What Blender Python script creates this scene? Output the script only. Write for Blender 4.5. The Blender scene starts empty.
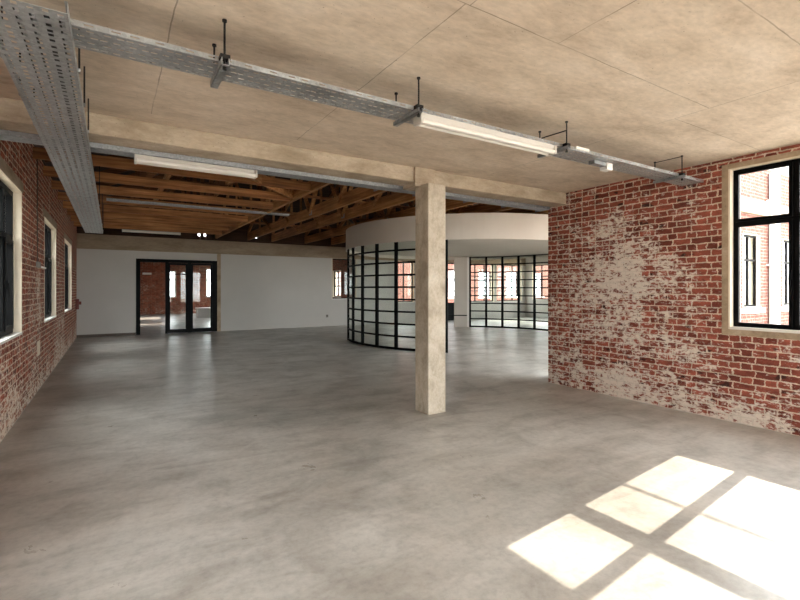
import bpy, bmesh, math, random
from mathutils import Vector, Matrix
random.seed(7)
S = bpy.context.scene
COL = S.collection
R = math.radians

# ------------------------------------------------------------------ helpers
def tag(o, label=None, cat=None, group=None, kind=None):
    if label: o['label'] = label
    if cat: o['category'] = cat
    if group: o['group'] = group
    if kind: o['kind'] = kind
    return o

def empty(name, loc, label=None, cat=None, group=None, kind=None):
    o = bpy.data.objects.new(name, None)
    COL.objects.link(o)
    o.location = loc
    o.empty_display_size = .1
    return tag(o, label, cat, group, kind)

def wloc(o):
    v = Vector((0, 0, 0))
    while o is not None:
        v = v + o.location
        o = o.parent
    return v

class MB:
    def __init__(self): self.bm = bmesh.new()
    def quad(self, *pts):
        self.bm.faces.new([self.bm.verts.new(p) for p in pts]); return self
    def hexa(self, b, t):
        vb = [self.bm.verts.new(p) for p in b]; vt = [self.bm.verts.new(p) for p in t]
        n = len(vb)
        self.bm.faces.new(vb[::-1]); self.bm.faces.new(vt)
        for i in range(n):
            self.bm.faces.new((vb[i], vb[(i+1) % n], vt[(i+1) % n], vt[i]))
        return self
    def box(self, x0, x1, y0, y1, z0, z1):
        return self.hexa([(x0,y0,z0),(x1,y0,z0),(x1,y1,z0),(x0,y1,z0)],
                         [(x0,y0,z1),(x1,y0,z1),(x1,y1,z1),(x0,y1,z1)])
    def bar(self, p, q, w, h, up=(0,0,1)):
        p, q = Vector(p), Vector(q); d = (q-p).normalized()
        u = Vector(up)
        if abs(d.dot(u)) > .99: u = Vector((1,0,0))
        s = d.cross(u).normalized()*(w/2); u = s.cross(d).normalized()*(h/2)
        return self.hexa([p-s-u, p+s-u, p+s+u, p-s+u], [q-s-u, q+s-u, q+s+u, q-s+u])
    def cyl(self, p, q, r, n=10, r2=None):
        p, q = Vector(p), Vector(q); d = (q-p).normalized(); r2 = r if r2 is None else r2
        u = Vector((0,0,1)) if abs(d.z) < .9 else Vector((1,0,0))
        s = d.cross(u).normalized(); u = s.cross(d)
        c = [(math.cos(2*math.pi*i/n), math.sin(2*math.pi*i/n)) for i in range(n)]
        return self.hexa([p+s*a*r+u*b*r for a, b in c], [q+s*a*r2+u*b*r2 for a, b in c])
    def arc(self, cx, cy, r0, r1, z0, z1, a0, a1, n):
        """solid annular wall from angle a0 to a1 (degrees)"""
        vs = []
        for i in range(n+1):
            a = R(a0+(a1-a0)*i/n); c, s = math.cos(a), math.sin(a)
            vs.append([self.bm.verts.new((cx+r*c, cy+r*s, z)) for r, z in ((r0,z0),(r1,z0),(r1,z1),(r0,z1))])
        closed = abs(abs(a1-a0)-360) < 1e-6
        for i in range(n):
            A, B = vs[i], vs[i+1]
            for k in range(4):
                self.bm.faces.new((A[k], A[(k+1) % 4], B[(k+1) % 4], B[k]))
        if not closed:
            self.bm.faces.new(vs[0][::-1]); self.bm.faces.new(vs[-1])
        return self
    def build(self, name, mat, parent=None, bevel=0, solid=0, smooth=False, doubles=False):
        if doubles: bmesh.ops.remove_doubles(self.bm, verts=self.bm.verts, dist=1e-5)
        bmesh.ops.recalc_face_normals(self.bm, faces=self.bm.faces)
        off = wloc(parent) if parent is not None else Vector((0,0,0))
        if off.length: bmesh.ops.translate(self.bm, verts=self.bm.verts, vec=-off)
        me = bpy.data.meshes.new(name); self.bm.to_mesh(me); self.bm.free()
        me.materials.append(mat)
        if smooth:
            for p in me.polygons: p.use_smooth = True
        o = bpy.data.objects.new(name, me); COL.objects.link(o)
        if parent is not None: o.parent = parent
        if bevel:
            m = o.modifiers.new('bevel', 'BEVEL'); m.width = bevel; m.segments = 2; m.limit_method = 'ANGLE'
        if solid:
            m = o.modifiers.new('solid', 'SOLIDIFY'); m.thickness = solid; m.offset = 0
        return o

def struct(name, mb, mat, **k):
    o = mb.build(name, mat, **k); o['kind'] = 'structure'; return o

def wall_mb(axis, p0, p1, u0, u1, z0, z1, holes=()):
    """wall slab between planes p0,p1 (axis 'x': constant X, u = Y; axis 'y': constant Y, u = X) with rectangular holes"""
    us = sorted({u0, u1, *[h[0] for h in holes], *[h[1] for h in holes]}); us = [u for u in us if u0 <= u <= u1]
    zs = sorted({z0, z1, *[h[2] for h in holes], *[h[3] for h in holes]}); zs = [z for z in zs if z0 <= z <= z1]
    nu, nz = len(us)-1, len(zs)-1
    def solid(i, j):
        if not (0 <= i < nu and 0 <= j < nz): return False
        cu, cz = (us[i]+us[i+1])/2, (zs[j]+zs[j+1])/2
        return not any(h[0] < cu < h[1] and h[2] < cz < h[3] for h in holes)
    P = (lambda p, u, z: (p, u, z)) if axis == 'x' else (lambda p, u, z: (u, p, z))
    m = MB()
    for i in range(nu):
        for j in range(nz):
            if not solid(i, j): continue
            a, b, c, d = us[i], us[i+1], zs[j], zs[j+1]
            for p in (p0, p1): m.quad(P(p,a,c), P(p,b,c), P(p,b,d), P(p,a,d))
            if not solid(i-1,j): m.quad(P(p0,a,c), P(p1,a,c), P(p1,a,d), P(p0,a,d))
            if not solid(i+1,j): m.quad(P(p0,b,c), P(p1,b,c), P(p1,b,d), P(p0,b,d))
            if not solid(i,j-1): m.quad(P(p0,a,c), P(p1,a,c), P(p1,b,c), P(p0,b,c))
            if not solid(i,j+1): m.quad(P(p0,a,d), P(p1,a,d), P(p1,b,d), P(p0,b,d))
    return m

# ------------------------------------------------------------------ materials
class NT:
    def __init__(self, name):
        self.m = bpy.data.materials.new(name); self.m.use_nodes = True
        self.t = self.m.node_tree; self.t.nodes.clear()
        self.out = self.n('ShaderNodeOutputMaterial')
        self.b = self.n('ShaderNodeBsdfPrincipled'); self.l(self.b.outputs[0], self.out.inputs[0])
    def n(self, t, **k):
        x = self.t.nodes.new(t)
        for a, v in k.items(): setattr(x, a, v)
        return x
    def l(self, a, b): self.t.links.new(a, b)
    def set(self, **k):
        for a, v in k.items():
            self.b.inputs[{'col':'Base Color','rough':'Roughness','metal':'Metallic','spec':'Specular IOR Level'}[a]].default_value = v
        return self
    def pos(self): return self.n('ShaderNodeNewGeometry').outputs['Position']
    def math(self, op, a, b=None, c=None):
        x = self.n('ShaderNodeMath', operation=op)
        for i, v in enumerate((a, b, c)):
            if v is None: continue
            if isinstance(v, (int, float)): x.inputs[i].default_value = v
            else: self.l(v, x.inputs[i])
        return x.outputs[0]
    def mapping(self, vec, scale=(1,1,1), loc=(0,0,0), rot=(0,0,0)):
        x = self.n('ShaderNodeMapping'); x.inputs['Scale'].default_value = scale
        x.inputs['Location'].default_value = loc; x.inputs['Rotation'].default_value = rot
        self.l(vec, x.inputs[0]); return x.outputs[0]
    def noise(self, vec, scale, detail=4, rough=.55, dist=0.):
        x = self.n('ShaderNodeTexNoise'); x.inputs['Scale'].default_value = scale
        x.inputs['Detail'].default_value = detail; x.inputs['Roughness'].default_value = rough
        x.inputs['Distortion'].default_value = dist
        self.l(vec, x.inputs['Vector']); return x.outputs['Fac'], x.outputs['Color']
    def ramp(self, fac, stops, interp='LINEAR'):
        x = self.n('ShaderNodeValToRGB'); cr = x.color_ramp; cr.interpolation = interp
        while len(cr.elements) < len(stops): cr.elements.new(.5)
        for e, (p, c) in zip(cr.elements, stops):
            e.position = p; e.color = (*c, 1) if isinstance(c, (tuple, list)) else (c, c, c, 1)
        self.l(fac, x.inputs[0]); return x.outputs[0]
    def mix(self, fac, a, b, blend='MIX'):
        x = self.n('ShaderNodeMix', data_type='RGBA', blend_type=blend)
        for i, v in ((0, fac), (6, a), (7, b)):
            if isinstance(v, (int, float)): x.inputs[i].default_value = v
            elif isinstance(v, tuple): x.inputs[i].default_value = (*v, 1)
            else: self.l(v, x.inputs[i])
        return x.outputs[2]
    def col(self, s): self.l(s, self.b.inputs['Base Color'])
    def rough(self, s): self.l(s, self.b.inputs['Roughness'])
    def bump(self, h, strength=.3, dist=.01):
        x = self.n('ShaderNodeBump'); x.inputs['Strength'].default_value = strength; x.inputs['Distance'].default_value = dist
        self.l(h, x.inputs['Height']); self.l(x.outputs[0], self.b.inputs['Normal'])

def srgb(r, g, b):
    f = lambda v: (v/255/12.92) if v/255 <= .04045 else ((v/255+.055)/1.055)**2.4
    return (f(r), f(g), f(b))

def plain(name, col, rough=.5, metal=0., spec=.5, var=.0, vs=8.):
    k = NT(name).set(col=(*col, 1), rough=rough, metal=metal, spec=spec)
    if var:
        f, _ = k.noise(k.pos(), vs, 5)
        k.col(k.ramp(f, [(.3, tuple(c*(1-var) for c in col)), (.7, tuple(min(1, c*(1+var)) for c in col))]))
    return k.m

def brick_mat(name, axis, red, red2, mortar, wash=None, wash_amt=.5, blobs=(), low=.0, bump=.5):
    """axis 'x': bricks in the Y,Z plane; 'y': in the X,Z plane"""
    k = NT(name).set(rough=.9, spec=.2)
    p = k.pos(); sp = k.n('ShaderNodeSeparateXYZ'); k.l(p, sp.inputs[0])
    nf, nc = k.noise(p, 9., 2)
    nf2, nc2 = k.noise(k.mapping(p, (1,1,1), (5,3,1)), 40., 2)
    cb = k.n('ShaderNodeCombineXYZ')
    u = sp.outputs['Y' if axis == 'x' else 'X']; z = sp.outputs['Z']
    sc = k.n('ShaderNodeSeparateXYZ'); k.l(nc, sc.inputs[0])
    sc2 = k.n('ShaderNodeSeparateXYZ'); k.l(nc2, sc2.inputs[0])
    wob = lambda a, b: k.math('ADD', k.math('MULTIPLY', k.math('SUBTRACT', a, .5), .05), k.math('MULTIPLY', k.math('SUBTRACT', b, .5), .03))
    k.l(k.math('ADD', u, wob(sc.outputs[0], sc2.outputs[0])), cb.inputs[0])
    k.l(k.math('ADD', z, k.math('MULTIPLY', wob(sc.outputs[1], sc2.outputs[1]), .55)), cb.inputs[1])
    br = k.n('ShaderNodeTexBrick', offset=.5, offset_frequency=2, squash=.52, squash_frequency=2)
    br.inputs['Scale'].default_value = 1.
    br.inputs['Brick Width'].default_value = .232; br.inputs['Row Height'].default_value = .0806
    br.inputs['Mortar Size'].default_value = .0085; br.inputs['Mortar Smooth'].default_value = .25
    br.inputs['Bias'].default_value = -.1
    br.inputs['Color1'].default_value = (*red, 1); br.inputs['Color2'].default_value = (*red2, 1)
    br.inputs['Mortar'].default_value = (*mortar, 1)
    k.l(cb.outputs[0], br.inputs['Vector'])
    # per-brick and surface variation
    vf, _ = k.noise(k.mapping(p, (1,1,2.5)), 6., 3)
    c = k.mix(1., br.outputs['Color'], k.ramp(vf, [(.3, (.62,.6,.6)), (.7, (1.18,1.15,1.12))]), 'MULTIPLY')
    gf, _ = k.noise(p, 70., 3)
    c = k.mix(1., c, k.ramp(gf, [(.3, .78), (.7, 1.12)]), 'MULTIPLY')
    # dark, burnt headers
    df, _ = k.noise(k.mapping(p, (1,1,2.2), (9,2,4)), 5.5, 1)
    c = k.mix(k.math('MULTIPLY', k.ramp(df, [(.66, 0.), (.72, 1.)]), k.math('SUBTRACT', 1., br.outputs['Fac'])), c, (.06,.022,.018))
    if wash:
        wf, _ = k.noise(p, 2.6, 4, .6)
        fine, _ = k.noise(k.mapping(p, (1,1,1.9), (3,8,2)), 11., 7, .78)
        m = k.math('ADD', k.math('MULTIPLY', k.math('SUBTRACT', wf, .5), .55), k.math('MULTIPLY', k.math('SUBTRACT', fine, .5), 1.55))
        m = k.math('ADD', m, wash_amt-.5)
        for (bu, bz, ru, rz, amt) in blobs:
            du = k.math('DIVIDE', k.math('SUBTRACT', u, bu), ru); dz = k.math('DIVIDE', k.math('SUBTRACT', z, bz), rz)
            r2 = k.math('ADD', k.math('MULTIPLY', du, du), k.math('MULTIPLY', dz, dz))
            g = k.math('MAXIMUM', k.math('SUBTRACT', 1., r2), 0.)
            m = k.math('ADD', m, k.math('MULTIPLY', g, amt))
        m = k.math('ADD', m, k.math('MULTIPLY', br.outputs['Fac'], .06))
        if low:
            m = k.math('ADD', m, k.math('MULTIPLY', k.math('MAXIMUM', k.math('SUBTRACT', 1., k.math('DIVIDE', z, .6)), 0.), low))
        mask = k.ramp(k.math('ADD', m, .5), [(.47, 0.), (.60, .88)])
        wc = k.mix(fine, wash, tuple(min(1, v*1.18) for v in wash))
        wc = k.mix(k.math('MULTIPLY', br.outputs['Fac'], .35), wc, tuple(v*.62 for v in wash))
        c = k.mix(mask, c, wc)
    k.col(c)
    h = k.math('ADD', k.math('MULTIPLY', br.outputs['Fac'], -1.), k.math('MULTIPLY', gf, .5))
    k.bump(h, bump, .012)
    return k.m

def concrete_mat(name, c0, c1, c2, stretch=(1,1,1), scale=1.4, rough=.85, lines_x=(), lines_y=(), pits=True, bump=.15):
    k = NT(name).set(rough=rough, spec=.25)
    p = k.pos()
    f, _ = k.noise(k.mapping(p, stretch), scale, 7, .62, .3)
    c = k.ramp(f, [(.3, c0), (.5, c1), (.72, c2)])
    g, _ = k.noise(k.mapping(p, stretch), scale*9, 5, .6)
    c = k.mix(1., c, k.ramp(g, [(.3, .88), (.7, 1.08)]), 'MULTIPLY')
    if pits:
        q, _ = k.noise(p, 55., 2)
        c = k.mix(k.ramp(q, [(.69, 0.), (.74, .6)]), c, tuple(v*.35 for v in c0))
    if lines_x or lines_y:
        sp = k.n('ShaderNodeSeparateXYZ'); k.l(p, sp.inputs[0])
        wob, _ = k.noise(p, 3., 3)
        breakup, _ = k.noise(p, 2.2, 3)
        for ax, ls in (('X', lines_x), ('Y', lines_y)):
            for v, lo, hi in ls:
                d = k.math('ABSOLUTE', k.math('SUBTRACT', k.math('ADD', sp.outputs[ax], k.math('MULTIPLY', k.math('SUBTRACT', wob, .5), .02)), v))
                ln = k.math('LESS_THAN', d, .004)
                oth = sp.outputs['Y' if ax == 'X' else 'X']
                ln = k.math('MULTIPLY', ln, k.math('MULTIPLY', k.math('GREATER_THAN', oth, lo), k.math('LESS_THAN', oth, hi)))
                ln = k.math('MULTIPLY', ln, k.ramp(breakup, [(.35, .25), (.6, .75)]))
                c = k.mix(ln, c, tuple(v*.45 for v in c0))
    k.col(c)
    k.bump(g, bump, .008)
    return k.m

def wood_mat(name, axis, dark, mid, light):
    k = NT(name).set(rough=.7, spec=.3)
    p = k.pos()
    st = (.6, 9, 14) if axis == 'x' else (9, .6, 14)
    oi = k.n('ShaderNodeObjectInfo')
    ad = k.n('ShaderNodeVectorMath', operation='ADD'); k.l(p, ad.inputs[0])
    k.l(k.math('MULTIPLY', oi.outputs['Random'], 37.), ad.inputs[1])
    f, _ = k.noise(k.mapping(ad.outputs[0], st), 1.6, 6, .6, .6)
    c = k.ramp(f, [(.28, dark), (.52, mid), (.75, light)])
    b, _ = k.noise(ad.outputs[0], 1.1, 3)
    c = k.mix(1., c, k.ramp(b, [(.3, .7), (.7, 1.2)]), 'MULTIPLY')
    k.col(c); return k.m

def glass_mat(name, tint=(.96,.98,.97), refl=.9):
    k = NT(name); k.t.nodes.remove(k.b)
    tr = k.n('ShaderNodeBsdfTransparent'); tr.inputs[0].default_value = (*tint, 1)
    gl = k.n('ShaderNodeBsdfGlossy'); gl.inputs['Roughness'].default_value = .02; gl.inputs['Color'].default_value = (refl,refl,refl,1)
    lw = k.n('ShaderNodeLayerWeight'); lw.inputs['Blend'].default_value = .5
    fr = k.math('ADD', k.math('MULTIPLY', k.math('POWER', lw.outputs['Facing'], 5.), .6), .025)
    mx = k.n('ShaderNodeMixShader'); k.l(fr, mx.inputs[0]); k.l(tr.outputs[0], mx.inputs[1]); k.l(gl.outputs[0], mx.inputs[2])
    k.l(mx.outputs[0], k.out.inputs[0]); return k.m

def galv_mat(name, base, rough=.42):
    k = NT(name).set(metal=.75, rough=rough)
    v = k.n('ShaderNodeTexVoronoi'); v.inputs['Scale'].default_value = 55.; k.l(k.pos(), v.inputs['Vector'])
    f, _ = k.noise(k.pos(), 5., 4)
    sv = k.n('ShaderNodeSeparateXYZ'); k.l(v.outputs['Color'], sv.inputs[0])
    c = k.mix(1., k.ramp(f, [(.3, tuple(b*.85 for b in base)), (.7, tuple(b*1.12 for b in base))]), k.ramp(sv.outputs[0], [(0, .82), (1, 1.12)]), 'MULTIPLY')
    k.col(c); k.rough(k.ramp(f, [(.3, rough-.06), (.7, rough+.12)])); return k.m

def floor_mat():
    k = NT('polished concrete floor').set(spec=.5)
    p = k.pos()
    f, _ = k.noise(k.mapping(p, (1,1,1), (2.3,.7,0)), .55, 8, .62, .6)
    f2, _ = k.noise(k.mapping(p, (1,1,1), (7,4,0)), 2.2, 7, .65, .4)
    f3, _ = k.noise(p, 17., 6, .7)
    sw, _ = k.noise(k.mapping(p, (.5,2.0,1), rot=(0,0,R(8))), 1.3, 6, .6, 1.2)
    c = k.ramp(f, [(.3, srgb(152,148,141)), (.5, srgb(174,169,162)), (.7, srgb(192,188,182))])
    c = k.mix(1., c, k.ramp(f2, [(.28, (.74,.72,.70)), (.52, (1,1,1)), (.75, (1.10,1.09,1.08))]), 'MULTIPLY')
    c = k.mix(1., c, k.ramp(sw, [(.28, (.74,.72,.70)), (.52, (1,1,1)), (.75, (1.12,1.12,1.12))]), 'MULTIPLY')
    c = k.mix(1., c, k.ramp(f3, [(.28, .80), (.5, 1.0), (.72, 1.12)]), 'MULTIPLY')
    wf, _ = k.noise(k.mapping(p, (1,1,1), (1,9,0)), .9, 4)
    c = k.mix(k.ramp(wf, [(.5, 0.), (.75, .22)]), c, srgb(150,132,114))
    k.col(c)
    k.rough(k.ramp(f2, [(.3, .42), (.7, .27)]))
    k.bump(f3, .06, .004)
    return k.m

M = {}
M['brick_right'] = brick_mat('old red brick', 'x', srgb(166,92,76), srgb(112,57,48), srgb(214,192,172), srgb(226,214,202), .347,
    [(4.2, 2.05, 1.1, .85, .15), (4.3, 1.3, .8, .8, .13), (4.1, .6, 1.2, .7, .11), (3.6, 1.7, .9, .6, .10), (3.1, .9, .9, .6, .10), (3.2, .15, 2.2, .4, .08), (5.2, 1.2, .6, 1.4, .07)], .16, .6)
M['brick_left'] = brick_mat('old brown brick', 'x', srgb(158,82,60), srgb(100,50,40), srgb(206,180,156), srgb(214,198,180), .37,
    [(8.9, 1.1, 1.0, 1.0, .12), (6.5, .6, 1.8, .9, .07), (12.8, .7, 1.4, .9, .12), (9.2, 1.8, .35, .5, .09)], .18, .6)
M['brick_back'] = brick_mat('brown brick of the next room', 'y', srgb(158,84,62), srgb(128,64,48), srgb(158,128,106), srgb(182,160,140), .36,
    [(1.5, 1.7, .8, .25, .14)], .1, .3)
M['brick_side'] = brick_mat('brown brick side wall', 'x', srgb(150,80,60), srgb(118,60,46), srgb(150,122,100), None, bump=.3)
M['brick_facade'] = brick_mat('facade brick', 'y', srgb(128,80,70), srgb(112,68,58), srgb(146,132,124), None, bump=.3)
M['brick_facade_x'] = brick_mat('yard facade brick', 'y', srgb(120,74,64), srgb(106,62,54), srgb(126,110,102), None, bump=.3)
M['ceiling'] = concrete_mat('board-marked concrete ceiling', srgb(186,168,148), srgb(209,192,172), srgb(222,207,190), (.7,1.5,1), 2.4, bump=.2,
    lines_x=[(1.69,.9,1.96), (1.66,1.96,4.7), (2.43,-3,1.96), (4.42,-3,4.7), (.3,2.6,4.7), (-.2,-3,1.96)],
    lines_y=[(1.14,2.4,6.4), (1.96,-1,4.42), (3.55,-1,3), (2.25,4.42,6.4), (-.4,-1,6.4)])
M['beam'] = concrete_mat('concrete beam', srgb(154,138,118), srgb(178,162,142), srgb(196,182,164), (.8,1,2), 2.6, bump=.3)
M['column'] = concrete_mat('concrete column', srgb(156,142,124), srgb(188,175,157), srgb(206,196,181), (1.3,1.3,1), 3.4, bump=.35)
M['ring'] = concrete_mat('concrete ring beam', srgb(132,114,94), srgb(150,132,112), srgb(166,150,130), (.5,1,2), 1.8)
M['plaster'] = plain('white painted plaster', srgb(188,183,177), .85, var=.03, vs=1.2)
M['screed'] = concrete_mat('beige cement render', srgb(142,122,100), srgb(168,146,122), srgb(188,168,146), (1,1,1), 4.0)
M['reveal'] = plain('cream painted reveal', srgb(222,208,186), .8, var=.05)
M['sill'] = plain('pale window sill', srgb(222,216,208), .6, var=.04)
M['floor'] = floor_mat()
M['fascia'] = plain('white bulkhead paint', srgb(206,196,186), .8, var=.03, vs=2.)
M['soffit'] = plain('grey-white soffit', srgb(206,198,188), .85, var=.03, vs=2.)
M['black'] = plain('black painted steel', srgb(6,6,7), .6, spec=.12)
M['rod'] = plain('black threaded steel', srgb(30,26,24), .5, .4)
M['galv'] = galv_mat('galvanised steel', (.42,.43,.435))
M['galv_dark'] = galv_mat('dull galvanised steel', (.34,.345,.35), .5)
M['lampwhite'] = plain('white lamp housing', srgb(196,190,182), .5)
M['tube'] = plain('frosted white tube', srgb(216,210,202), .35)
M['wood_x'] = wood_mat('warm roof timber', 'x', srgb(108,70,42), srgb(156,104,64), srgb(192,138,92))
M['wood_y'] = wood_mat('brown roof timber', 'y', srgb(120,80,48), srgb(168,116,70), srgb(202,152,102))
M['wood_dark'] = wood_mat('shaded roof timber', 'x', srgb(72,46,28), srgb(104,68,42), srgb(130,88,56))  # rafters and webs: roof-space shade put into a darker timber colour
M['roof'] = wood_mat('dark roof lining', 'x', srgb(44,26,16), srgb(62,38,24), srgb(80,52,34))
M['plate'] = plain('grey nail plate', srgb(150,150,152), .45, .7)
M['glass'] = glass_mat('clear glass')
M['glass_green'] = glass_mat('greenish clear glass', (.93,.965,.945))
M['white'] = plain('white plastic', srgb(232,228,222), .4)
M['grey'] = plain('grey steel box', srgb(120,116,110), .5, .3)
M['red'] = plain('dull red paint', srgb(110,44,34), .5)
M['paving'] = plain('pale yard paving', srgb(206,198,188), .9, var=.06, vs=2.)
M['skirt'] = plain('dark brown skirting', srgb(84,70,60), .6)
M['sky_block'] = plain('grey-green sky blocker', srgb(84,90,84), .9, var=.25, vs=3.)
M['cable'] = plain('dark slot liner', srgb(40,38,36), .6)  # for the rods that make the tray slots read dark

# ------------------------------------------------------------------ dimensions (metres)
XL, XR, YB, YF = -.985, 6.33, -3.0, 18.4       # left, right, back and far wall faces
YC = 5.31                                       # end of the right brick wall
XE = 20.0                                       # far end of the wide hall
ZS = 3.18                                       # underside of the concrete slab
ZW = 3.75                                       # wall head under the roof
PORTALS = []

# ------------------------------------------------------------------ floor, ground
struct('floor', MB().box(XL-.3, XE+.3, YB-.3, 33.0, -.2, 0), M['floor'])
struct('ground', MB().box(-60, 80, -60, 90, -.5, -.21), M['paving'])
struct('ground_paving', MB().box(XR+.3, 60, -30, YC-.27, -.21, -.03), M['paving'])

# ------------------------------------------------------------------ windows
WN = [0]
def window(axis, plane, dirn, u0, u1, z0, z1, mull=(), trans=(), depth=.08, frame=.045, bar=.06, lining=.03, sash=None, thick=.27, handle=None, sill=True, glass='glass', portal=True, fdepth=.055, clip=None):
    """steel window in an opening; plane = room face of the wall, dirn = +1/-1 outward along the axis"""
    WN[0] += 1; n = WN[0]
    P = lambda m, a0, a1, u_0, u_1, z_0, z_1: (m.box(min(a0,a1), max(a0,a1), u_0, u_1, z_0, z_1) if axis == 'x' else m.box(u_0, u_1, min(a0,a1), max(a0,a1), z_0, z_1))
    # plastered reveal lining the opening
    t = MB(); a0, a1 = plane-dirn*.004, plane+dirn*thick
    P(t, a0, a1, u0, u0+lining, z0, z1); P(t, a0, a1, u1-lining, u1, z0, z1)
    P(t, a0, a1, u0+lining, u1-lining, z1-lining*.5, z1)
    struct('trim_%d' % n, t, M['reveal'])
    if sill:
        s = MB(); P(s, plane-dirn*.012, plane+dirn*(thick+.04), u0+lining, u1-lining, z0, z0+.03)
        struct('window_%d_sill' % n, s, M['sill'])
    U0, U1, Z0, Z1 = u0+lining, u1-lining, z0+.03, z1-lining*.5
    b0, b1 = plane+dirn*depth, plane+dirn*(depth+fdepth)
    f = MB()
    P(f, b0, b1, U0, U0+frame, Z0, Z1); P(f, b0, b1, U1-frame, U1, Z0, Z1)
    P(f, b0, b1, U0+frame, U1-frame, Z0, Z0+frame); P(f, b0, b1, U0+frame, U1-frame, Z1-frame, Z1)
    root = struct('window_%d' % n, f, M['black'])
    for (c, w) in mull:
        m = MB(); P(m, b0+dirn*.004, b1-dirn*.004, c-w/2, c+w/2, Z0+frame, Z1-frame); m.build('mullion', M['black'], root)
    us = [U0+frame] + [e for c, w in mull for e in (c-w/2, c+w/2)] + [U1-frame]
    us = sorted(us); cells = [(us[i], us[i+1]) for i in range(0, len(us), 2)]
    for (c, w) in trans:
        m = MB()
        for (p, q) in cells: P(m, b0+dirn*.006, b1-dirn*.006, p, q, c-w/2, c+w/2)
        m.build('transom', M['black'], root)
    if sash:
        for (p, q, zz0, zz1, sw) in sash:
            m = MB(); c0, c1 = b0-dirn*.012, b0+dirn*.03
            P(m, c0, c1, p, p+sw, zz0, zz1); P(m, c0, c1, q-sw, q, zz0, zz1)
            P(m, c0, c1, p+sw, q-sw, zz0, zz0+sw); P(m, c0, c1, p+sw, q-sw, zz1-sw, zz1)
            m.build('sash', M['black'], root)
    g = MB(); mid = (b0+b1)/2
    for (p, q) in cells: P(g, mid-.003, mid+.003, p, q, Z0+frame, Z1-frame)
    g.build('pane', M[glass], root)
    if handle:
        hu, hz = handle; h = MB()
        e0 = b0-dirn*.012
        P(h, e0, e0-dirn*.02, hu-.012, hu+.012, hz-.05, hz+.05)
        P(h, e0-dirn*.02, e0-dirn*.034, hu-.01, hu+.01, hz-.12, hz+.02)
        h.build('handle', M['black'], root)
    if portal: PORTALS.append((axis, plane+dirn*(thick+.05), dirn, u0, u1, z0, z1))
    return root

# ---- right brick wall with its large window
rwz0, rwz1 = 1.115, 3.05
RW = [(.55, 2.597, rwz0, rwz1), (-2.35, -.35, rwz0, rwz1)]
struct('wall_right', wall_mb('x', XR, XR+.27, YB, YC, 0, ZS+.22, RW), M['brick_right'])
window('x', XR, 1, .55, 2.597, rwz0, rwz1, mull=[(1.985, .045)], trans=[(2.395, .045)], frame=.026, lining=.02,
       sash=[(2.0, 2.552, 1.165, 2.38, .034), (2.0, 2.552, 2.41, 3.012, .034), (.6, 1.97, 1.165, 2.38, .034), (.6, 1.97, 2.41, 3.012, .034)], handle=(2.017, 1.76), fdepth=.09)
window('x', XR, 1, -2.35, -.35, rwz0, rwz1, mull=[(-1.35, .06)], trans=[(2.40, .1)])
# rendered band round the window
t = MB()
for (a, b) in ((.55, 2.597),):
    t.box(XR-.006, XR+.05, b, b+.07, rwz0-.07, rwz1+.06); t.box(XR-.006, XR+.05, a-.07, a, rwz0-.07, rwz1+.06)
    t.box(XR-.006, XR+.05, a, b, rwz1, rwz1+.06); t.box(XR-.006, XR+.05, a, b, rwz0-.07, rwz0)
struct('trim_surround', t, M['screed'])

# ---- left brick wall
LW = [(1.55, 3.55), (5.58, 7.58), (9.90, 11.87), (13.87, 16.15), (-2.4, -.4)]
struct('wall_left', wall_mb('x', XL-.3, XL, YB, 33.0, 0, ZW, [(a, b, 1.02, 2.845) for a, b in LW] + [(22.0, 24.0, 1.0, 2.85), (27.0, 29.0, 1.0, 2.85)]), M['brick_left'])
for a, b in LW:
    w = b-a
    window('x', XL, -1, a, b, 1.02, 2.845, mull=[(a+w*.31, .06), (a+w*.69, .06)], trans=[(2.24, .06)], thick=.3,
           sash=[(a+w*.69+.03, b-.075, 1.1, 2.21, .05)], handle=(b-w*.31+.07, 1.65), fdepth=.13, frame=.06)
for a, b in ((22.0, 24.0), (27.0, 29.0)):
    window('x', XL, -1, a, b, 1.0, 2.85, mull=[(a+1, .06)], trans=[(2.2, .05)], thick=.3)
t = MB()
for a, b in LW: t.box(XL-.05, XL+.005, a-.12, b+.12, 2.845, 2.98)
struct('trim_lintels', t, M['ring'])

# ---- back wall behind the camera: unseen glazing added to raise the daylight
BW = [(-.7, 1.55, .5, 3.0), (1.75, 4.0, .5, 3.0), (4.2, 6.1, .5, 3.0)]
struct('wall_back', wall_mb('y', YB-.27, YB, XL-.3, XR+.27, 0, ZS+.22, BW), M['plaster'])
for a, b, c, d in BW:
    window('y', YB, -1, a, b, c, d, mull=[(a+(b-a)/2, .06)], trans=[(2.3, .06)])

# ---- far wall with door, openings and concrete ring beam
FH = [(.707, 3.37, 0, 2.66), (8.06, 9.25, 1.15, 2.94), (11.25, 12.35, .95, 3.0), (14.15, 15.0, 0, 2.95), (15.65, 17.6, .9, 2.95), (17.75, 19.7, .9, 2.95)]
struct('wall_far', wall_mb('y', YF, YF+.25, XL, XE, 0, 2.93, FH), M['plaster'])
struct('trim_ring_beam', MB().box(XL, XE, YF-.015, YF+.25, 2.93, 3.43), M['ring'])
# a return strip of rough cement beside the door
struct('trim_door_strip', MB().box(3.37, 3.50, YF-.012, YF+.1, 0, 2.93), M['screed'])
struct('baseboard_far', MB().box(XL, .70, YF-.02, YF, 0, .09), M['skirt'])
w = window('y', YF, 1, 8.06, 9.25, 1.15, 2.94, mull=[], trans=[], thick=.25, portal=False, glass='glass')
window('y', YF, 1, 11.25, 12.35, .95, 3.0, mull=[(11.8, .05)], trans=[(2.25, .05)], thick=.25)
for a, b in ((15.65, 17.6), (17.75, 19.7)):
    window('y', YF, 1, a, b, .9, 2.95, mull=[(a+.65, .05), (a+1.3, .05)], trans=[(1.5, .04), (2.28, .05)], thick=.25)

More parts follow.
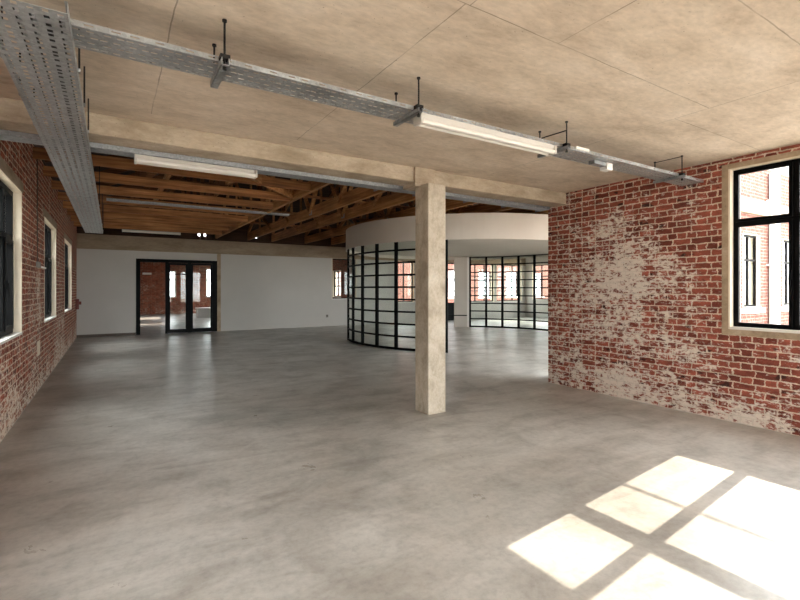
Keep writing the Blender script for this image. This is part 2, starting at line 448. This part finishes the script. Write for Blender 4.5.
# sliding door set in the far wall
d = MB()
y0, y1 = YF-.03, YF+.10
d.box(.707, .835, y0, y1, 0, 2.66); d.box(3.20, 3.37, y0, y1, 0, 2.66); d.box(.835, 3.20, y0, y1, 2.55, 2.66)
door = struct('door_1', d, M['black'])
MB().box(1.62, 1.70, y0+.01, y1-.01, 0, 2.55).build('post', M['black'], door)
MB().box(2.36, 2.47, y0+.01, y1-.01, 0, 2.55).build('post', M['black'], door)
def leaf(name, a, b, ya, yb, st, z0=.006, z1=2.54, mid=()):
    f = MB(); f.box(a, a+st, ya, yb, z0, z1); f.box(b-st, b, ya, yb, z0, z1)
    f.box(a+st, b-st, ya, yb, z0, z0+.14); f.box(a+st, b-st, ya, yb, z1-st, z1)
    for zz in mid: f.box(a+st, b-st, ya+.01, yb-.01, zz-.015, zz+.015)
    o = f.build(name, M['black'], door)
    MB().box(a+st, b-st, (ya+yb)/2-.004, (ya+yb)/2+.004, z0+.14, z1-st).build('pane', M['glass'], o)
    return o
lf = leaf('sliding_leaf', 1.70, 2.36, YF-.01, YF+.04, .075, mid=(2.14,))
MB().bar((2.32, YF-.05, 1.0), (2.32, YF-.05, 1.5), .03, .03).build('pull_handle', M['black'], lf)
leaf('fixed_leaf', 2.47, 3.20, YF-.01, YF+.05, .06)
door2 = struct('door_2', MB().box(14.15, 14.21, YF+.05, YF+.11, 0, 2.95).box(14.94, 15.0, YF+.05, YF+.11, 0, 2.95).box(14.21, 14.94, YF+.05, YF+.11, 2.87, 2.95).box(14.21, 14.94, YF+.05, YF+.11, 0, .9), M['black'])
m = MB()
for zz in (1.5, 2.1, 2.6): m.box(14.21, 14.94, YF+.06, YF+.10, zz-.025, zz+.025)
m.build('glazing_bar', M['black'], door2)
MB().box(14.21, 14.94, YF+.077, YF+.083, .9, 2.87).build('pane', M['glass'], door2)
PORTALS.append(('y', YF+.3, 1, 14.15, 15.0, .9, 2.95))

# ---- wall closing the wide hall at its far end and along the courtyard
EW = [(5.9, 7.9, 1.0, 2.95), (8.7, 10.7, 1.0, 2.95), (11.5, 13.5, 1.0, 2.95), (14.3, 15.6, 1.0, 2.95), (16.1, 17.9, 1.0, 2.95)]
struct('wall_east', wall_mb('x', XE, XE+.27, YC-.27, YF+.25, 0, 6.9, EW), M['plaster'])
for a, b, c, e in EW:
    window('x', XE, 1, a, b, c, e, mull=[(a+(b-a)/3, .05), (a+(b-a)*2/3, .05)], trans=[(1.65, .04), (2.3, .05)])
CW = [(6.9, 9.5, .1, 3.1), (9.8, 12.25, .1, 3.1), (12.58, 13.5, 1.14, 2.92), (14.9, 15.9, 1.14, 2.92), (17.0, 18.0, 1.14, 2.92)]  # first two tall openings are hidden glazing added to brighten the hall
struct('wall_courtyard', wall_mb('y', YC-.45, YC, XR+.27, XE, 0, 4.6, CW), M['brick_facade'])
for a, b, c, e in CW:
    window('y', YC, -1, a, b, c, e, mull=[(a+(b-a)/2, .05)], trans=[(2.3, .05)], thick=.45, depth=.33)
t = MB()
for a, b, c, e in CW: t.box(a-.1, b+.1, YC-.53, YC-.45, c-.12, c)
struct('trim_courtyard_sills', t, M['sill'])

# ---- slab, beam, column
struct('ceiling', MB().box(XL-.3, XR+.27, YB-.27, 5.24, ZS, ZS+.22), M['ceiling'])
beam = MB().box(XL, XR, 4.94, 5.23, 2.99, ZS).build('concrete_beam', M['beam'], bevel=.008)
tag(beam, 'long concrete downstand beam spanning the room above the concrete column', 'beam', kind='structure')
struct('wall_upstand', MB().box(XL-.3, XE, 4.78, 5.02, ZS+.22, ZW), M['ring'])
struct('beam_head_block', MB().box(3.31, 3.62, 4.905, 5.20, 2.93, ZS), M['beam'], bevel=.006)
colm = MB().box(3.39, 3.67, 4.73, 5.03, 0, 2.95).build('concrete_column', M['column'], bevel=.012)
tag(colm, 'square raw concrete column standing on the floor under the beam', 'column', kind='thing')

# ------------------------------------------------------------------ timber roof
SL, ZE = .45, 3.78
def roof_z(x, y): return ZE + SL*min(x-XL, y-4.9, 18.55-y)
yr = (4.9+18.55)/2; xr = XL+(yr-4.9)
rf = MB()
def slab(pts, t=.06):
    lo = [(x, y, ZE+SL*max(0, min(x-XL, y-4.9, 18.55-y))+.16) for x, y in pts]
    rf.hexa(lo, [(x, y, z+t) for x, y, z in lo])
slab([(XL, 4.9), (XL, 18.55), (xr, yr)]); slab([(XL, 4.9), (xr, yr), (XE, yr), (XE, 4.9)]); slab([(XL, 18.55), (XE, 18.55), (XE, yr), (xr, yr)])
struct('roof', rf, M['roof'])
struct('wall_eaves', MB().box(XL, 2.72, YF+.1, YF+.2, 3.43, 4.0).box(2.80, 2.92, YF+.1, YF+.2, 3.43, 4.0).box(3.0, 4.80, YF+.1, YF+.2, 3.43, 4.0).box(4.80, 4.9, YF+.1, YF+.2, 3.43, 3.62).box(4.9, XE, YF+.1, YF+.2, 3.43, 4.0).box(XL-.3, XL+.02, 4.7, 18.7, ZW-.02, 4.15).box(XL-.3, XR+.3, 4.7, 4.92, ZW-.05, 4.15), M['roof'])

CB, CH = 3.52, .2                    # underside and depth of the bottom chords
JY = [7.35+1.225*i for i in range(9)]
ORD = ['first','second','third','fourth','fifth','sixth','seventh','eighth','ninth','tenth','eleventh','twelfth']
for i, y in enumerate(JY):
    t = empty('roof_truss', (XL, y, CB), 'short orange-brown timber roof truss from the left wall, %s behind the concrete beam' % ORD[i], 'roof truss', 'short timber trusses over the left side')
    MB().box(XL-.02, 3.30, y-.025, y+.025, CB, CB+.165).build('bottom_chord', M['wood_x'], t)
    zt = lambda x: min(roof_z(x, y), 9)
    xk = XL+min(y-4.9, 18.55-y); xk = min(xk, 3.3)
    m = MB().bar((XL, y, roof_z(XL, y)+.03), (xk, y, roof_z(xk, y)+.03), .045, .14)
    if xk < 3.25: m.bar((xk, y, roof_z(xk, y)+.03), (3.3, y, roof_z(3.3, y)+.03), .045, .14)
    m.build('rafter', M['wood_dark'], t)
    for k, (xa, xb) in enumerate(((.5, .5), (.5, 1.9), (1.9, 1.9), (1.9, 3.1))):
        zb = roof_z(min(xb, 3.2), y)
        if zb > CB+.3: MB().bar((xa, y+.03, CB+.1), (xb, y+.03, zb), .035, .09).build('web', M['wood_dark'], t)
LX = [3.35, 4.55, 5.5, 6.9, 8.1, 9.3, 10.5, 11.7, 12.9, 14.1]
for i, x in enumerate(LX):
    t = empty('roof_truss', (x, 5.03, CB), 'long brown timber roof truss running to the far wall, %s from the left' % ORD[i], 'roof truss', 'long timber trusses over the hall')
    MB().box(x-.035, x+.035, 5.03, YF+.1, CB, CB+CH+(.02 if i == 0 else .08)).build('bottom_chord', M['wood_y'], t)
    h = min(yr-4.9, x-XL); ya, yb = 4.9+h, 18.55-h
    m = MB().bar((x, 4.95, roof_z(x, 4.95)+.03), (x, ya, roof_z(x, ya)+.03), .045, .14)
    m.bar((x, yb, roof_z(x, yb)+.03), (x, 18.5, roof_z(x, 18.5)+.03), .045, .14)
    if yb-ya > .1: m.bar((x, ya, roof_z(x, ya)+.03), (x, yb, roof_z(x, yb)+.03), .045, .14)
    m.build('rafter', M['wood_y'], t)
    pts = [6.4, 8.1, 9.9, 11.7, 13.5, 15.3, 17.0]
    for j, py in enumerate(pts):
        MB().bar((x+.045, py, CB+.02), (x+.045, py, roof_z(x, py)), .04, .1, up=(0,1,0)).build('web', M['wood_y'], t)
        if j: 
            q = pts[j-1]; a, b = (py, q) if py <= 11.8 else (q, py)
            MB().bar((x-.05, a, CB+.1), (x-.05, b, roof_z(x, b)-.03), .04, .1, up=(1,0,0)).build('web', M['wood_y'], t)
    for py in (pts[2:3] if i == 0 else pts[1:4:2]): MB().box(x-.045, x-.035, py-.09, py+.09, CB+.06, CB+.2).build('nail_plate', M['plate'], t)
hb = MB().bar((.9, 7.0, CB+.12), (3.30, 9.62, CB+.12), .05, .2).build('hip_timber', M['wood_y'])
tag(hb, 'diagonal timber crossing from the beam to the junction of the trusses', 'timber')
pl = []
for i, (x, z) in enumerate(((.9, 0), (2.0, 0))):
    y0_ = 5.1 if x < 3 else 5.1
    zz = CB+CH+.03
    o = MB().box(x-.04, x+.04, 7.3 if x < 3 else 5.1, 17.2 if x < 3 else 18.4, zz-.03, zz+.06).build('ceiling_runner', M['wood_y'])
    tag(o, 'brown timber runner lying on top of the truss chords, %s from the left wall' % ORD[i], 'timber', 'timber runners on the trusses')
for i, y in enumerate((8.0, 10.6, 13.2, 15.8)):
    o = MB().box(3.4, 15, y-.03, y+.03, CB+CH+.09, CB+CH+.15).build('cross_batten', M['wood_x'])
    tag(o, 'thin timber batten across the long trusses, %s beyond the concrete beam' % ORD[i], 'timber', 'battens across the long trusses')

# ------------------------------------------------------------------ cable trays
def tray(name, axis, a0, a1, c0, c1, z, fl, pitch, rows, label, mat='galv', plates=(), slot=(.56, .24), flange_holes=True):
    """perforated tray along axis from a0 to a1, between c0 and c1 across, bottom at z"""
    loc = ((a0+a1)/2, (c0+c1)/2, z) if axis == 'x' else ((c0+c1)/2, (a0+a1)/2, z)
    t = empty(name, loc, label, 'cable tray', 'perforated cable trays')
    P = (lambda a, c, zz: (a, c, zz)) if axis == 'x' else (lambda a, c, zz: (c, a, zz))
    n = int((a1-a0)/pitch); da = (a1-a0)/n; dc = (c1-c0)/rows
    def sheet(m, fn, nn, rr, sl):
        for i in range(nn):
            for j in range(rr):
                p = lambda s, q: fn((i+s)/nn, (j+q)/rr)
                sh = .14 if (j+i//2) % 2 else -.14
                l, w = sl
                s0, s1, q0, q1 = .5-l/2+sh, .5+l/2+sh, .5-w/2, .5+w/2
                s0 = max(.04, s0); s1 = min(.96, s1)
                o = [p(0,0), p(1,0), p(1,1), p(0,1)]; h = [p(s0,q0), p(s1,q0), p(s1,q1), p(s0,q1)]
                for k in range(4): m.quad(o[k], o[(k+1) % 4], h[(k+1) % 4], h[k])
    m = MB(); sheet(m, lambda s, q: P(a0+(a1-a0)*s, c0+(c1-c0)*q, z), n, rows, slot)
    m.build('tray_bed', M[mat], t, solid=.0025, doubles=True)
    for c in (c0, c1):
        m = MB()
        if flange_holes: sheet(m, lambda s, q: P(a0+(a1-a0)*s, c, z+fl*q), n//2, 1, (.36, .25))
        else: m.quad(P(a0,c,z), P(a1,c,z), P(a1,c,z+fl), P(a0,c,z+fl))
        ins = .012 if c == c0 else -.012
        m.quad(P(a0,c,z+fl), P(a1,c,z+fl), P(a1,c+ins,z+fl), P(a0,c+ins,z+fl))
        m.build('side_flange', M[mat], t, solid=.0025, doubles=True)
    for a in plates:
        m = MB()
        for c, s in ((c0, -1), (c1, 1)):
            e = [P(a-.09, c+s*.002, z+.004), P(a+.09, c+s*.006, z+fl-.004)]
            m.box(min(e[0][0],e[1][0]), max(e[0][0],e[1][0]), min(e[0][1],e[1][1]), max(e[0][1],e[1][1]), e[0][2], e[1][2])
        b0, b1 = P(a-.004, c0+.01, z-.005), P(a+.004, c1-.01, z-.001)
        m.box(min(b0[0],b1[0]), max(b0[0],b1[0]), min(b0[1],b1[1]), max(b0[1],b1[1]), b0[2], b1[2])
        m.build('splice_plate', M['galv_dark'], t)
    return t

TZ = 2.947
for i, (x, rr) in enumerate(((-.46, .014), (-.40, .018), (-.335, .014), (-.27, .018), (-.22, .012))):  # dark rods added in the tray so its slots read dark
    o = MB().cyl((x, 2.75, 2.879+rr), (x, 12.5, 2.879+rr), rr, 8).build('slot_liner_rod', M['cable'])
    tag(o, 'dark cable-like rod added inside the wide cable tray to darken its slots', 'cable', 'dark liner rods in the wide tray')
tray('cable_tray', 'x', -.42, XR-.01, 2.87, 3.125, TZ, .03, .06, 4, 'long perforated galvanised cable tray crossing under the ceiling slab to the brick wall', plates=(2.9,))
tray('cable_tray', 'y', 2.62, 12.6, -.512, -.175, 2.875, .055, .06, 6, 'wide perforated galvanised cable tray running along the left wall', plates=(7.7, 9.1, 10.6), mat='galv', slot=(.5, .42))
tray('cable_tray', 'x', XL+.02, 6.3, 5.25, 5.44, 2.95, .045, .045, 4, 'narrow grey cable tray running close behind the concrete beam', mat='galv_dark', flange_holes=False)
tray('cable_tray', 'x', -.1, 3.9, 11.62, 11.77, 3.505, .04, .06, 3, 'thin grey cable tray slung below the timber trusses halfway down the hall', mat='galv_dark', flange_holes=False)
tray('cable_tray', 'x', XL+.02, -.21, 2.32, 2.58, 2.955, .05, .055, 4, 'short perforated tray piece beside the near end of the wide tray', mat='galv')

# hangers of the long tray: two rods and a channel
HX = [.56, 1.94, 3.63, 5.72]
HN = ['nearest the wide tray', 'at the left end of the lit white lamp', 'at the right end of the white lamp', 'next to the brick wall']
HN[1] = 'at the left end of the white lamp'
for i, x in enumerate(HX):
    h = empty('tray_hanger', (x, 2.975, ZS), 'black rod hanger under the long tray, %s' % HN[i], 'tray hanger', 'hangers of the long cable tray')
    for y, e in ((2.83, .03), (3.15, .02)):
        m = MB().cyl((x, y, TZ-(.055 if y < 3 else .03)), (x, y, ZS), .0065, 8); m.cyl((x, y, ZS-.012), (x, y, ZS), .014, 8)
        m.build('threaded_rod', M['rod'], h)
    m = MB(); za, zb = TZ-.044, TZ-.002
    if i == 0:
        m.box(x-.022, x+.022, 2.80, 3.165, za, za+.004); m.box(x-.022, x-.018, 2.80, 3.165, za, zb); m.box(x+.018, x+.022, 2.80, 3.165, za, zb)
    else:
        m.box(x-.018, x+.018, 2.80, 3.165, za+.012, za+.016); m.box(x-.018, x-.014, 2.80, 3.165, za+.012, zb); m.box(x+.014, x+.018, 2.80, 3.165, za+.012, zb)
    m.build('support_channel', M['galv_dark'] if i else M['galv'], h)
    MB().box(x-.028, x+.028, 2.806, 2.854, TZ-.002, TZ+.022).build('clamp', M['rod'], h)
    MB().cyl((x, 2.83, TZ-.06), (x, 2.83, TZ-.044), .012, 6).build('nut', M['rod'], h)
    if i == 2: MB().cyl((x, 2.83, ZS-.085), (x, 3.15, ZS-.075), .006, 8).build('brace_rod', M['rod'], h)
    if i == 3: MB().cyl((x, 2.83, ZS-.01), (x, 3.15, ZS-.01), .004, 6).build('brace_rod', M['rod'], h)
for i, (y, n, top) in enumerate(((3.35, 'first beyond the long tray', ZS), (3.95, 'second beyond the long tray', ZS), (4.6, 'just before the concrete beam', ZS), (8.575, 'under the second short truss', CB), (11.025, 'under the fourth short truss', CB), (12.25, 'at its far end', CB))):
    h = empty('rod_hanger', (-.35, y, top), 'dark drop rods holding the wide tray, %s' % n, 'tray hanger', 'hangers of the wide cable tray')
    for x in (-.166, -.521):
        m = MB().cyl((x, y, 2.90), (x, y, top+.01), .0055, 8)
        m.build('threaded_rod', M['rod'], h)
        MB().box(x-.006, x+.006, y-.015, y+.015, 2.895, 2.915).build('lug', M['galv_dark'], h)

# ------------------------------------------------------------------ batten lamps
def lamp(x0, x1, y, z, label):
    """double-profile batten lamp along X, z = underside of its tube cover"""
    t = empty('batten_lamp', ((x0+x1)/2, y, z+.09), label, 'lamp', 'white batten lamps')
    m = MB().hexa([(x0+.01, y-.028, z+.04), (x1-.01, y-.028, z+.04), (x1-.01, y+.028, z+.04), (x0+.01, y+.028, z+.04)],
                  [(x0+.01, y-.05, z+.078), (x1-.01, y-.05, z+.078), (x1-.01, y+.05, z+.078), (x0+.01, y+.05, z+.078)])
    m.build('housing', M['lampwhite'], t, bevel=.003)
    for s in (-1, 1):
        MB().cyl((x0+.02, y+s*.033, z+.022), (x1-.02, y+s*.033, z+.022), .02, 14).build('tube', M['tube'], t, smooth=False)
    for xa in (x0, x1-.022):
        MB().box(xa, xa+.022, y-.056, y+.056, z, z+.078).build('end_cap', M['lampwhite'], t, bevel=.004)
    return t
lamp(1.965, 3.49, 2.885, 2.851, 'white twin-tube batten lamp under the long tray, nearest the window')
lamp(.19, 1.40, 5.33, 2.868, 'white twin-tube batten lamp below the narrow tray behind the concrete beam')
lamp(.27, 1.97, 17.15, 3.43, 'pale batten lamp below the trusses beside the far wall above the door')
for i, (x, y) in enumerate(((2.35, 2.965),)):
    pass

# white socket box under the tray and the pale block on top of it
b = empty('socket_box', (4.48, 2.99, 2.87), 'small white socket box hanging under the long tray right of the lamp', 'socket box')
MB().box(4.44, 4.54, 2.95, 3.04, 2.868, 2.942).build('body', M['white'], b, bevel=.006)
MB().box(4.24, 4.44, 2.96, 3.03, 2.905, 2.942).build('conduit_block', M['galv_dark'], b)
b = MB().box(3.80, 4.0, 2.85, 2.864, 2.957, 2.982).build('cable_block', M['white'])
tag(b, 'pale block clipped to the near flange of the long tray above the lamp end', 'cable clip')

# ------------------------------------------------------------------ round meeting room
PX, PY, PR = 10.1, 11.8, 4.02
bk = empty('round_bulkhead', (PX, PY, 0), 'broad curved white bulkhead ring above the round glazed room', 'bulkhead')
MB().arc(PX, PY, PR+.03, PR+.05, 2.835, 3.475, 0, 360, 144).build('fascia', M['fascia'], bk, smooth=False)
MB().arc(PX, PY, .02, PR+.03, 2.95, 3.0, 0, 360, 96).build('soffit', M['soffit'], bk)
def screen(name, a_list, label, r=PR, top=2.945, rows=9):
    am = (a_list[0]+a_list[-1])/2
    t = empty(name, (PX+r*math.cos(R(am)), PY+r*math.sin(R(am)), 0), label, 'glass screen', 'curved steel glass screens of the round room')
    for i, a in enumerate(a_list):
        c, s = math.cos(R(a)), math.sin(R(a)); n = Vector((c, s, 0)); tg = Vector((-s, c, 0))
        p = Vector((PX, PY, 0))+n*r; w = .043; dd = .03
        q = [p-n*dd-tg*w, p+n*dd-tg*w, p+n*dd+tg*w, p-n*dd+tg*w]
        MB().hexa(q, [v+Vector((0,0,top)) for v in q]).build('mullion', M['black'], t)
    h = (top-.03)/rows
    for k in range(rows+1):
        z = .03+h*k; e = .03 if k in (0, rows) else .023
        MB().arc(PX, PY, r-.022, r+.022, max(0, z-e), min(top, z+e), a_list[0], a_list[-1], 4*(len(a_list)-1)).build('rail', M['black'], t)
    MB().arc(PX, PY, r-.004, r+.004, .05, top-.03, a_list[0], a_list[-1], 4*(len(a_list)-1)).build('pane', M['glass_green'], t)
    return t
screen('curved_glass_screen', [161.3, 171.3, 181.3, 191.4, 201.5, 211.6, 221.6], 'curved black steel gridded glass screen bulging out left of the concrete column')
screen('curved_glass_screen', [48.4, 38.8, 29.2, 19.4, 9.6, -.2, -10, -20], 'curved black steel gridded glass screen seen from inside between column and brick wall')
pw = empty('curved_wall_panel', (PX+PR*math.cos(R(53)), PY+PR*math.sin(R(53)), 0), 'plain grey curved wall panel at the left edge of the far gridded screen', 'wall panel')
MB().arc(PX, PY, PR-.05, PR+.02, 0, 2.945, 50.2, 57.8, 8).build('panel', M['soffit'], pw)
MB().arc(PX, PY, PR-.07, PR+.02, 0, 2.945, 48.9, 50.2, 2).build('edge_post', M['white'], pw)
MB().arc(PX, PY, PR-.09, PR-.06, .47, .51, 50.2, 66, 12).build('rail', M['black'], pw)

# ------------------------------------------------------------------ small wall fittings
o = empty('wall_socket', (7.84, YF, .44), 'small grey wall socket low on the white far wall', 'socket')
MB().box(7.79, 7.89, YF-.02, YF, .38, .50).build('plate', M['grey'], o, bevel=.004)
MB().box(7.815, 7.865, YF-.03, YF-.02, .42, .47).build('rocker', M['skirt'], o)
o = empty('surface_conduit', (XL, 9.0, 2.0), 'thin grey conduit with a small loop box on the left brick wall between windows', 'conduit')
MB().cyl((XL+.012, 8.95, 2.0), (XL+.012, 8.95, 3.7), .008, 8).build('pipe', M['skirt'], o)
m = MB().box(XL, XL+.05, 8.9, 9.02, 1.93, 2.02); m.build('junction_box', M['grey'], o, bevel=.006)
MB().cyl((XL+.03, 9.02, 1.95), (XL+.09, 9.14, 1.93), .015, 8).build('stub', M['white'], o)
o = empty('wall_alarm', (XL, 17.95, 1.12), 'small dull red block sticking out of the left wall by the far corner', 'wall box')
MB().box(XL, XL+.09, 17.85, 18.05, .95, 1.28).build('body', M['red'], o, bevel=.01)
MB().box(XL+.09, XL+.15, 17.9, 18.0, 1.10, 1.2).build('bracket', M['red'], o)
o = MB().box(XL, XL+.004, 9.05, 9.35, .55, .78).build('plaster_patch', M['reveal'])
tag(o, 'pale square plaster patch low on the left brick wall', 'plaster patch')

# ------------------------------------------------------------------ next room seen through the door
struct('wall_next_room', wall_mb('y', 32.7, 32.95, XL, XE, 0, 3.6, [(2.95, 3.5, 1.05, 2.75), (5.3, 6.5, 1.05, 2.95), (7.6, 8.8, 1.05, 2.85)]), M['brick_back'])
for a, b, e in ((2.95, 3.5, 2.75), (5.3, 6.5, 2.95), (7.6, 8.8, 2.85)):
    window('y', 32.7, 1, a, b, 1.05, e, mull=[(a+(e-a if False else .3), .05)], trans=[(2.2, .05)], thick=.25)
struct('wall_next_room_side', wall_mb('x', 10.3, 10.55, YF+.25, 32.7, 0, 3.6, [(22.3, 23.4, 1.15, 2.6), (25.2, 26.8, 1.15, 2.6)]), M['brick_side'])
for a, b in ((22.3, 23.4), (25.2, 26.8)):
    window('x', 10.3, 1, a, b, 1.15, 2.6, mull=[(a+.55, .06)], trans=[(1.75, .05), (2.2, .05)], thick=.25)
struct('ceiling_next_room', MB().box(XL-.3, 5.4, YF+.25, 33, 3.45, 3.6).box(7.6, 10.55, YF+.25, 33, 3.45, 3.6).box(5.4, 7.6, YF+.25, 23.9, 3.45, 3.6).box(5.4, 7.6, 24.5, 28, 3.45, 3.6).box(5.4, 7.6, 30, 33, 3.45, 3.6), M['roof'])
o = MB().box(2.38, 2.46, 26.0, 26.08, 0, 3.45).build('steel_post', M['black'])
tag(o, 'slim dark steel post standing in the next room behind the glass door', 'post')
o = empty('bulkhead_light', (1.85, 32.7, 2.55), 'small bright bulkhead light on the brick wall beyond the open doorway', 'lamp')
MB().box(1.6, 2.1, 32.62, 32.7, 2.5, 2.62).build('body', M['white'], o, bevel=.02)
o = empty('low_counter', (4.9, 27.6, 0), 'low white counter in the next room behind the right door pane', 'counter')
MB().box(4.0, 6.0, 27.4, 27.9, 0, .5).build('body', M['plaster'], o)
MB().box(3.95, 6.05, 27.35, 27.95, .5, .56).build('top', M['white'], o)

# ------------------------------------------------------------------ outside
struct('sky_block_wall_west', MB().box(-6.3, -6.0, -8, 36, -.21, 4.6), M['sky_block'])  # added outside to block sky light from the left windows
struct('exterior_facade', wall_mb('y', 27.0, 27.3, 10.6, 40, -.1, 5.2, [(x, x+1.3, 1.0, 3.0) for x in (12.2, 15.2, 18.2, 21.2, 24.2, 27.2, 30.2)]), M['brick_facade_x'])
m = MB()
for x in (12.2, 15.2, 18.2, 21.2, 24.2, 27.2, 30.2):
    m = MB().box(x, x+.06, 27.08, 27.14, 1, 3).box(x+1.24, x+1.3, 27.08, 27.14, 1, 3).box(x, x+1.3, 27.08, 27.14, 2.94, 3).box(x, x+1.3, 27.08, 27.14, 1, 1.06).box(x+.62, x+.68, 27.08, 27.14, 1, 3).box(x, x+1.3, 27.09, 27.13, 2.2, 2.25)
    WN[0] += 1
    o = struct('window_%d' % WN[0], m, M['black'])
    MB().box(x+.06, x+1.24, 27.1, 27.11, 1.06, 2.94).build('pane', M['glass'], o)
    struct('trim_facade_%d' % WN[0], MB().box(x-.1, x+1.4, 26.92, 27.0, .88, 1.0), M['sill'])
o = empty('downpipe', (14.02, 4.74, 0), 'white downpipe on the courtyard brick wall outside the right window', 'downpipe')
MB().cyl((14.02, 4.74, -.03), (14.02, 4.74, 4.5), .11, 16).build('pipe', M['white'], o)
m = MB()
for z in (.6, 2.2, 3.8): m.box(13.88, 14.16, 4.74, 4.859, z-.02, z+.02)
m.build('pipe_clip', M['white'], o)
o = MB().cyl((9.8, 4.86, 4.20), (9.8, -14, 4.20), .016, 8).build('overhead_cable', M['black'])
tag(o, 'thin cable strung over the courtyard outside the right window', 'cable')

# ------------------------------------------------------------------ light
w = bpy.data.worlds.new('sky'); S.world = w; w.use_nodes = True
nt = w.node_tree; nt.nodes.clear()
out = nt.nodes.new('ShaderNodeOutputWorld'); bg = nt.nodes.new('ShaderNodeBackground')
bg.inputs[0].default_value = (.95, .97, 1.0, 1); bg.inputs[1].default_value = 1.0
nt.links.new(bg.outputs[0], out.inputs[0])
sun = bpy.data.lights.new('sun', 'SUN'); sun.energy = 1.0; sun.angle = R(.3); sun.color = (1, .87, .73)
so = bpy.data.objects.new('sun', sun); COL.objects.link(so)
d = Vector((-1, -.105, -.672)); so.rotation_euler = d.to_track_quat('-Z', 'Y').to_euler()
so.location = (30, 5, 20)
def portal(axis, plane, dirn, u0, u1, z0, z1):
    l = bpy.data.lights.new('daylight portal', 'AREA'); l.shape = 'RECTANGLE'
    l.size = u1-u0; l.size_y = z1-z0; l.cycles.is_portal = True
    o = bpy.data.objects.new('daylight portal', l); COL.objects.link(o)
    if axis == 'x': o.location = (plane, (u0+u1)/2, (z0+z1)/2); v = Vector((-dirn, 0, 0))
    else: o.location = ((u0+u1)/2, plane, (z0+z1)/2); v = Vector((0, -dirn, 0))
    o.rotation_euler = v.to_track_quat('-Z', 'Y').to_euler()
for p in PORTALS: portal(*p)

# ------------------------------------------------------------------ camera
cam = bpy.data.cameras.new('camera'); co = bpy.data.objects.new('camera', cam); COL.objects.link(co)
cam.sensor_width = 36; cam.lens = 36*459/800; cam.shift_y = -11/800
cam.clip_end = 300; cam.clip_start = .02
co.location = (0, 0, 1.6); co.rotation_euler = (R(90), 0, -math.atan2(288, 459))
S.camera = co
vs = S.view_settings
vs.view_transform = 'Standard'; vs.look = 'None'; vs.gamma = 1; vs.use_curve_mapping = False
vs.exposure = 3.85
S.cycles.max_bounces = 10; S.cycles.diffuse_bounces = 7; S.cycles.transparent_max_bounces = 24
S.cycles.sample_clamp_indirect = 8
S.cycles.use_denoising = True
S.cycles.caustics_reflective = False; S.cycles.caustics_refractive = False
